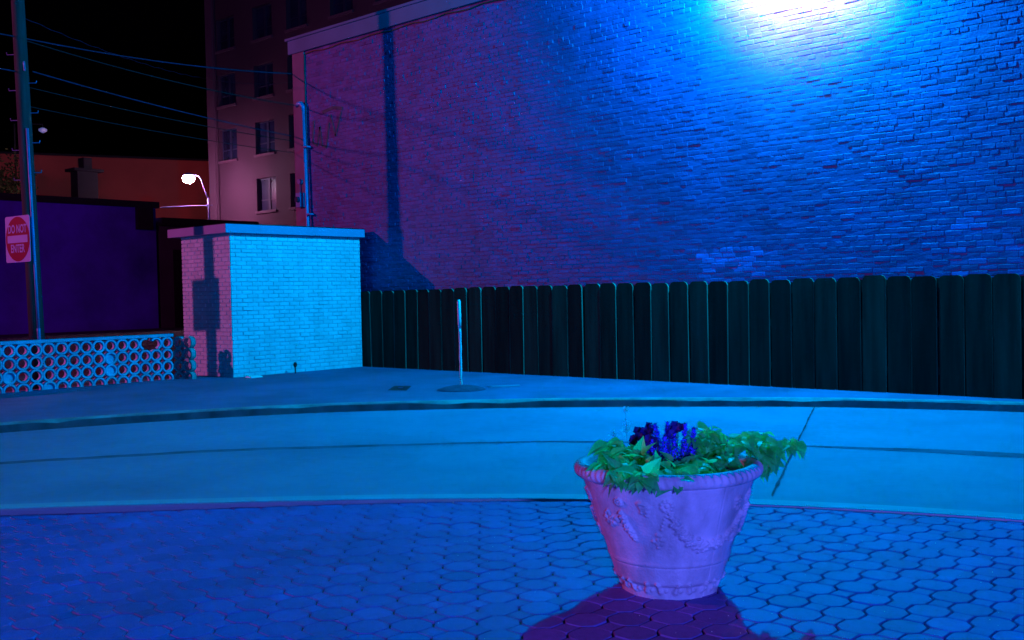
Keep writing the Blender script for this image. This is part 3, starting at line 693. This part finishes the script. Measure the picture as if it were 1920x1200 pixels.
def petunia(label, cs, seed):
    rg = random.Random(seed); o = empty('petunia', pl(cs[0][0], cs[0][1], 0.56)); tag(o, label, 'flower', 'dark petunias in the planter')
    b_ = MB(); s_ = MB()
    for (a, b, z) in cs:
        s_.tube([pl(a*0.8, b, 0.56), pl(a, b, z)], 0.0025, 5)
        for f in range(3):
            ca = Vector((a+rg.gauss(0, .012), b+rg.gauss(0, .012), z+rg.gauss(0, .01))); ax = Vector((rg.gauss(0, .5), 0.7, rg.uniform(.2, .8))).normalized(); e1 = ax.orthogonal().normalized(); e2_ = ax.cross(e1)
            vs = [pl(*(ca-ax*0.012))]
            for k in range(15):
                t = 2*math.pi*k/15; q = 0.022*(1+0.18*math.cos(5*t)); vs.append(pl(*(ca+(e1*math.cos(t)+e2_*math.sin(t))*q)))
            b_.add(vs, [(0, 1+k, 1+(k+1) % 15) for k in range(15)], rg.random())
    b_.build('blossoms', M_dark, o, tone=True); s_.build('stems', M_stem, o)
petunia('dark purple petunia clump arching left of the blue spikes', [(-0.16, 0.0, 0.725), (-0.14, -0.02, 0.75), (-0.11, 0.0, 0.77), (-0.085, 0.0, 0.775), (-0.12, 0.04, 0.735), (-0.06, 0.05, 0.73)], 5)
petunia('small dark purple petunia cluster between the tall blue spikes', [(0.03, -0.01, 0.79), (0.045, 0.0, 0.785), (0.055, 0.0, 0.77), (0.02, 0.03, 0.76)], 6)
def pale(label, a, b, zt, gaps, seed):
    rg = random.Random(seed); o = empty('pale_flower_stalk', pl(a, b, 0.56)); tag(o, label, 'flower', 'pale flower stalks in the planter')
    s_ = MB(); s_.tube([pl(a+0.01, b, 0.56), pl(a, b, zt)], 0.0006, 4); s_.build('stem', M_stem, o)
    f_ = MB()
    for (z0, z1) in gaps:
        for _ in range(26):
            p = Vector((a+rg.gauss(0, .010), b+rg.gauss(0, .01), rg.uniform(z0, z1))); L = rg.uniform(0.007, 0.013)
            v1 = Vector((rg.gauss(0, 1), rg.gauss(0, 1), rg.gauss(0, 1))).normalized()*L; v2 = Vector((rg.gauss(0, 1), rg.gauss(0, 1), rg.gauss(0, 1))).normalized()*L
            f_.add([pl(*p), pl(*(p+v1)), pl(*(p+v1+v2)), pl(*(p+v2*0.6))], [(0, 1, 2, 3)])
    f_.build('florets', M_pale, o)
pale('taller thin stalk of tiny white florets rising at the back left of the planter', -0.19, -0.15, 0.875, [(0.845, 0.875), (0.785, 0.815), (0.74, 0.77)], 1)
pale('shorter thin stalk of tiny white florets near the left rim of the planter', -0.255, -0.10, 0.765, [(0.715, 0.765)], 2)

# ------------------------------------------------------------------ utility pole, sign, wires
up_ = empty('utility_pole', (-17.50, 7.55, 0.03)); tag(up_, 'dark wooden utility pole with step rungs and conduit behind the breeze block wall', 'utility pole')
def polx(z): return -17.50 - 0.020*(z-0.1)
def poly_(z): return 7.55 - 0.016*(z-0.1)
c = MB(); c.tube([(polx(z), poly_(z), z) for z in (0.0, 2, 4, 6, 8.6)], [0.125, 0.118, 0.112, 0.105, 0.10], 20); c.build('shaft', M_pole, up_, True)
c = MB(); q0 = [(polx(z)+0.12, poly_(z)-0.015, z) for z in (0.03, 1.0, 1.05, 2.0, 3.0, 4.4)]; c.tube(q0[:3], 0.030, 10); c.tube(q0[2:], 0.025, 10); c.build('conduit', M_metal, up_, True)
for k, z in enumerate((3.55, 4.05, 4.55, 5.05, 5.65)):
    c = MB(); s = -1 if k % 2 == 0 else 1
    for s in ((-1,) if z > 5.5 else (-1, 1)):
        c.tube([(polx(z)+s*0.09*R_.x, poly_(z)+s*0.09*R_.y, z+(0.12 if s > 0 else 0)), (polx(z)+s*0.23*R_.x, poly_(z)+s*0.23*R_.y, z+(0.12 if s > 0 else 0)), (polx(z)+s*0.235*R_.x, poly_(z)+s*0.235*R_.y, z+0.04+(0.12 if s > 0 else 0))], 0.008, 6)
    c.build('step_rung', M_metal, up_)
c = MB(); c.tube([(polx(5.5)+0.10, poly_(5.5), 5.52), (polx(5.5)+0.13, poly_(5.5), 5.36)], 0.018, 8); c.build('insulator', M_metal, up_)
# sign: faces -Y, turned a few degrees towards the street
sg_ = empty('do_not_enter_sign', (-17.72, 7.36, 2.56), math.radians(6)); tag(sg_, 'white square sign with red disc reading DO NOT ENTER bolted to the utility pole', 'sign')
bpy.context.view_layer.update()
def sgp(x_, z_, y_): 
    a = math.radians(6); return (-17.72 + x_*math.cos(a) + -y_*-math.sin(a)*-1, 7.36 + x_*math.sin(a) + y_*math.cos(a), 2.56+z_)
def plate(pts, y0, y1, m, name, par):
    n_ = len(pts); vs = [sgp(x_, z_, y0) for x_, z_ in pts] + [sgp(x_, z_, y1) for x_, z_ in pts]
    return link_mesh(name, vs, [tuple(range(n_)), tuple(range(n_, 2*n_))[::-1]] + [(k, n_+k, n_+(k+1) % n_, (k+1) % n_) for k in range(n_)], m, par)
hs_ = 0.39; rc = 0.04; pts = []
for (cx, cz, a0) in ((hs_-rc, hs_-rc, 0), (-hs_+rc, hs_-rc, 90), (-hs_+rc, -hs_+rc, 180), (hs_-rc, -hs_+rc, 270)):
    for k in range(5): a = math.radians(a0+k*22.5); pts.append((cx+rc*math.cos(a), cz+rc*math.sin(a)))
plate(pts, 0, 0.004, M_signw, 'panel', sg_)
plate([(0.375*math.cos(2*math.pi*k/64), 0.375*math.sin(2*math.pi*k/64)) for k in range(64)], -0.003, -0.0005, M_red, 'red_disc', sg_)
plate([(-0.315, -0.062), (0.315, -0.062), (0.315, 0.062), (-0.315, 0.062)], -0.006, -0.0035, M_signw, 'white_bar', sg_)
def word(txt, zc, size):
    cu = bpy.data.curves.new('lettering', 'FONT'); cu.body = txt; cu.size = size; cu.align_x = 'CENTER'; cu.align_y = 'CENTER'; cu.extrude = 0.001; cu.offset = 0.004
    to = bpy.data.objects.new('tmp', cu); COL.objects.link(to)
    bpy.context.view_layer.update(); dg = bpy.context.evaluated_depsgraph_get(); me = bpy.data.meshes.new_from_object(to.evaluated_get(dg))
    bpy.data.objects.remove(to)
    me.transform(Matrix.Rotation(math.pi/2, 4, 'X')); me.transform(Matrix.Diagonal((0.86, 1, 1.12, 1))); me.name = 'lettering'; me.materials.append(M_signw)
    o = bpy.data.objects.new('lettering', me); COL.objects.link(o); o.parent = sg_; o.location = (0, -0.006, zc)
word('DO NOT', 0.165, 0.17); word('ENTER', -0.165, 0.17)
c = MB()
c.box(-17.62, -17.45, 7.415, 7.46, 2.80, 2.84); c.box(-17.62, -17.45, 7.415, 7.46, 2.25, 2.29)
c.build('bolt', M_metal, sg_)
def wire(label, a, b, sag, rad=0.011, m=None):
    a = Vector(a); b = Vector(b); pts = []
    for k in range(25):
        t = k/24; p = a.lerp(b, t); p.z -= sag*4*t*(1-t); pts.append(p)
    c = MB(); c.tube(pts, rad, 6); o = c.build('overhead_wire', m or M_wire); tag(o, label, 'wire', 'overhead wires at the utility pole')
M_wire = mat('wire_cover', (0.015, 0.018, 0.05), 0.6, 0.3, 3)
wire('overhead wire from the utility pole to the upper left corner of the brick building', (-17.60, 7.50, 5.93), (-17.93, 13.2, 6.22), 0.10)
wire('service wire dropping from the utility pole to the weatherhead on the brick wall', (-17.62, 7.56, 5.90), (-17.66, 13.1, 5.50), 0.10, 0.009, M_black)
wire('overhead wire from the pole insulator to the brick building below the weatherhead', (-17.50, 7.60, 5.37), (-17.92, 13.2, 4.90), 0.06)
wire('thin lower overhead wire just beneath the insulator wire', (-17.60, 7.55, 5.12), (-17.92, 13.2, 4.80), 0.06, 0.007, M_black)
wire('lowest thin dark overhead wire crossing the tall building', (-17.60, 7.50, 4.80), (-17.92, 13.2, 4.55), 0.05, 0.007, M_black)
wire('overhead wire leaving the utility pole at the top left of the frame', (-17.60, 7.45, 5.93), (-17.30, -6.0, 6.6), 0.12)
wire('lower overhead wire leaving the utility pole towards the left', (-17.60, 7.45, 5.35), (-17.30, -6.0, 6.2), 0.12)
# twisted high cable
c = MB(); a = Vector((-17.7, 7.4, 6.35)); b = Vector((-26.0, 19.5, 8.2)); pts = []
for k in range(160):
    t = k/159; p = a.lerp(b, t); p.z -= 0.5*4*t*(1-t); pts.append(p + Vector((0.008*math.cos(k*0.9), 0, 0.008*math.sin(k*0.9))))
c.tube(pts, 0.005, 5); tag(c.build('twisted_cable', M_wire), 'thin twisted overhead cable high in the dark sky right of the utility pole', 'cable')

# ------------------------------------------------------------------ buildings behind
def holes_wall(mb, holes, x0, x1, z0, z1, y, reveal):
    us = sorted({x0, x1} | {h[0] for h in holes} | {h[1] for h in holes}); vz = sorted({z0, z1} | {h[2] for h in holes} | {h[3] for h in holes})
    for i_ in range(len(us)-1):
        for j in range(len(vz)-1):
            cu, cz = (us[i_]+us[i_+1])/2, (vz[j]+vz[j+1])/2
            if any(h[0] < cu < h[1] and h[2] < cz < h[3] for h in holes): continue
            mb.add([(us[i_], y, vz[j]), (us[i_+1], y, vz[j]), (us[i_+1], y, vz[j+1]), (us[i_], y, vz[j+1])], [(0, 1, 2, 3)])
    for (a, b, c_, d) in holes:
        r_ = y+reveal
        mb.add([(a,y,c_),(b,y,c_),(b,y,d),(a,y,d),(a,r_,c_),(b,r_,c_),(b,r_,d),(a,r_,d)], [(0,4,5,1),(1,5,6,2),(2,6,7,3),(3,7,4,0)])
tb = empty('tall_building', (-54.3, 34, 0)); tag(tb, 'tall multi storey building with rows of dark paired windows at the upper left', 'building')
wins = []
cols = [-52.45, -48.76, -45.59, -41.78, -38.2, -34.6]; rows_ = [19.35, 16.1, 12.85, 9.65, 6.45]
for ci, cx in enumerate(cols):
    for ri, sz in enumerate(rows_):
        if ri == 4 and ci == 0: continue
        wins.append((cx-0.92, cx+0.92, sz, sz+1.85))
c = MB(); holes_wall(c, wins, -54.3, -20, 0, 26, 34, 0.35); c.add([(-54.3,34,0),(-54.3,50,0),(-54.3,50,26),(-54.3,34,26)], [(0,1,2,3)]); c.add([(-20,34,0),(-20,50,0),(-20,50,26),(-20,34,26)], [(0,3,2,1)]); c.add([(-54.3,34,26),(-20,34,26),(-20,50,26),(-54.3,50,26)], [(0,1,2,3)])
c.build('wall', M_tall, tb)
c = MB(); c.box(-54.36, -53.65, 33.86, 33.998, 0, 26); c.build('corner_pilaster', M_pilas, tb)
c = MB(); c.tube([(-53.45, 33.9, 0), (-53.45, 33.9, 26)], 0.06, 8); c.build('downpipe', M_tall, tb)
for (a, b, c_, d) in wins:
    fm = MB(); y_ = 34.22; fm.box(a, a+0.07, y_, y_+0.08, c_, d); fm.box(b-0.07, b, y_, y_+0.08, c_, d); fm.box((a+b)/2-0.10, (a+b)/2+0.10, y_-0.02, y_+0.08, c_, d)
    for (p, q) in ((a+0.07, (a+b)/2-0.10), ((a+b)/2+0.10, b-0.07)):
        fm.box(p, q, y_, y_+0.06, c_+0.60, c_+0.66); fm.box(p, q, y_, y_+0.06, c_, c_+0.07); fm.box(p, q, y_, y_+0.06, d-0.07, d)
    fo = fm.build('window', M_frame, tb)
    pm = MB(); pm.add([(a, y_+0.03, c_), (b, y_+0.03, c_), (b, y_+0.03, d), (a, y_+0.03, d)], [(0, 1, 2, 3)]); pm.build('pane', M_glass, fo)
    sm_ = MB(); sm_.box(a-0.08, b+0.08, 33.90, 34.02, c_-0.14, c_-0.002); sm_.build('sill', M_pilas, fo)
nb = empty('long_low_building', (-50, 18, 0)); tag(nb, 'long low purple walled building with dark roof edge behind the do not enter sign', 'building')
c = MB(); c.box(-58, -50, -30, 27.9, 0, 6.35); c.build('wall', M_purp, nb)
c = MB(); c.box(-58, -49.85, -30, 28.05, 6.352, 6.68); c.build('coping', M_coping, nb)
c = MB(); c.box(-49.995, -49.7, 26.75, 27.6, 5.2, 6.34); c.build('eaves_bracket', M_coping, nb)
dk = empty('dark_outbuilding', (-50, 29, 0)); tag(dk, 'dark low outbuilding with a flat black roof behind the cream shed', 'outbuilding')
c = MB(); c.box(-57.5, -50.1, 28.12, 62, 0.02, 5.45); c.build('wall', mat('dark_render', (0.05, 0.035, 0.07), 0.9, 0.2, 0.6), dk)
c = MB(); c.box(-57.6, -49.6, 28.06, 62.1, 5.452, 5.86); c.build('roof', M_roof, dk)
c = MB(); c.box(-50.098, -50.04, 28.9, 32.0, 0.05, 4.2); c.build('door', M_roof, dk)
rb = empty('rear_brick_building', (-70, 38, 0)); tag(rb, 'large dim red brick building behind the far street lamp', 'building')
p0, p1 = Vector((-76.5, 23.3, 0)), Vector((-67.6, 44.4, 0)); out_ = Vector((p1.y-p0.y, -(p1.x-p0.x), 0)).normalized()
b0, b1 = p0-out_*12, p1-out_*12
c = MB(); c.add([(p.x, p.y, z) for z in (0, 11.9) for p in (p0, p1, b1, b0)], [(4,5,6,7),(0,1,5,4),(1,2,6,5),(2,3,7,6),(3,0,4,7)]); c.build('wall', M_rear, rb)
q0, q1 = p0+out_*0.12, p1+out_*0.12
c = MB(); c.add([(p.x, p.y, z) for z in (11.902, 12.05) for p in (q0, q1, b1, b0)], [(4,5,6,7),(0,1,5,4),(1,2,6,5),(2,3,7,6),(3,0,4,7)]); c.build('coping', M_coping, rb)
cm = empty('chimney_stack', (-56, 24, 6.3)); tag(cm, 'dark square stack with a wide cap on the roof of the low building', 'chimney')
c = MB(); c.box(-53.4, -52.6, 25.0, 26.1, 6.69, 8.35); c.build('stack', M_coping, cm)
c = MB(); c.box(-53.5, -52.4, 24.75, 26.35, 8.352, 8.5); c.box(-53.3, -52.7, 25.4, 25.85, 8.502, 9.1); c.build('cap', M_coping, cm)
# far street lamp
sl = empty('street_lamp', (-50.56, 31.43, 0)); tag(sl, 'lit street lamp on a curved arm glowing white beside the tall building', 'street lamp')
c = MB(); c.tube([(-50.56, 31.43, 0), (-50.56, 31.43, 6.0), (-50.59, 31.43, 7.15)], [0.09, 0.06, 0.045], 10); c.build('post', M_metal, sl, True)
c = MB(); c.tube([(-50.59, 31.43, 7.1), (-50.72, 31.33, 7.5), (-50.88, 31.20, 8.15), (-50.97, 31.13, 8.36), (-51.12, 31.0, 8.42), (-51.3, 30.85, 8.40)], 0.03, 8); c.build('curved_arm', M_metal, sl, True)
c = MB(); c.tube([(-52.55, 29.62, 6.66), (-51.3, 30.75, 6.72), (-50.40, 31.58, 6.74)], 0.022, 6); c.lathe(-50.62, 31.37, [(0.05, 6.66), (0.08, 6.72), (0.05, 6.80)], 10); c.build('cross_arm', M_metal, sl)
c = MB(); c.lathe(-51.42, 30.74, [(0.03, 8.58), (0.16, 8.55), (0.30, 8.46), (0.32, 8.41)], 16); c.build('lamp_head', M_metal, sl, True)
c = MB(); c.lathe(-51.42, 30.74, [(0.27, 8.40), (0.33, 8.28), (0.30, 8.12), (0.18, 8.02), (0.03, 7.98)], 20); c.build('lamp_glass', emis('lamp_glow', (1.0, 0.75, 1.0), 200), sl, True)
# small dim lamp beyond
dl = empty('dim_lamp', (-60.5, 26.8, 11.4)); tag(dl, 'small dim lamp head hanging in the dark sky right of the utility pole', 'lamp')
c = MB(); c.lathe(-60.5, 26.76, [(0.05, 11.45), (0.22, 11.55), (0.24, 11.66), (0.1, 11.74)], 12); c.build('lamp_glass', emis('dim_glow', (0.1, 0.18, 0.55), 0.35), dl, True)
c = MB(); c.tube([(-60.5, 26.76, 11.7), (-60.5, 26.76, 11.95), (-61.6, 25.6, 12.0), (-61.6, 25.6, 0)], 0.05, 8); c.build('arm', M_coping, dl)
# tree
tr = empty('tree', (-53.5, 22.3, 0)); tag(tr, 'dim leafy tree above the roof of the low building behind the utility pole', 'tree')
random.seed(2); c = MB(); c.tube([(-60, 22.9, 0), (-60, 23.0, 4), (-60.1, 23.1, 7.5)], [0.25, 0.2, 0.12], 10)
for k in range(7): a = k*0.9; c.tube([(-60, 23, 5+0.3*k), (-60+math.cos(a)*1.4, 23+math.sin(a)*1.4, 7.2+0.3*k)], [0.08, 0.03], 6)
c.build('trunk', M_bark, tr)
c = MB()
for _ in range(46):
    a = random.uniform(0, 6.28); q = random.uniform(0.3, 2.2); cc = Vector((-60+q*math.cos(a), 23+q*math.sin(a)*1.1, random.uniform(6.6, 10.2)-q*0.3))
    for _ in range(70):
        p = cc + Vector((random.gauss(0, .35), random.gauss(0, .35), random.gauss(0, .28))); v1 = Vector((random.gauss(0, 1), random.gauss(0, 1), random.gauss(0, 1))).normalized()*0.10; v2 = v1.orthogonal().normalized()*0.06
        c.add([p-v1, p+v2, p+v1, p-v2], [(0, 1, 2, 3)], random.random())
c.build('crown', M_tree, tr, tone=True)
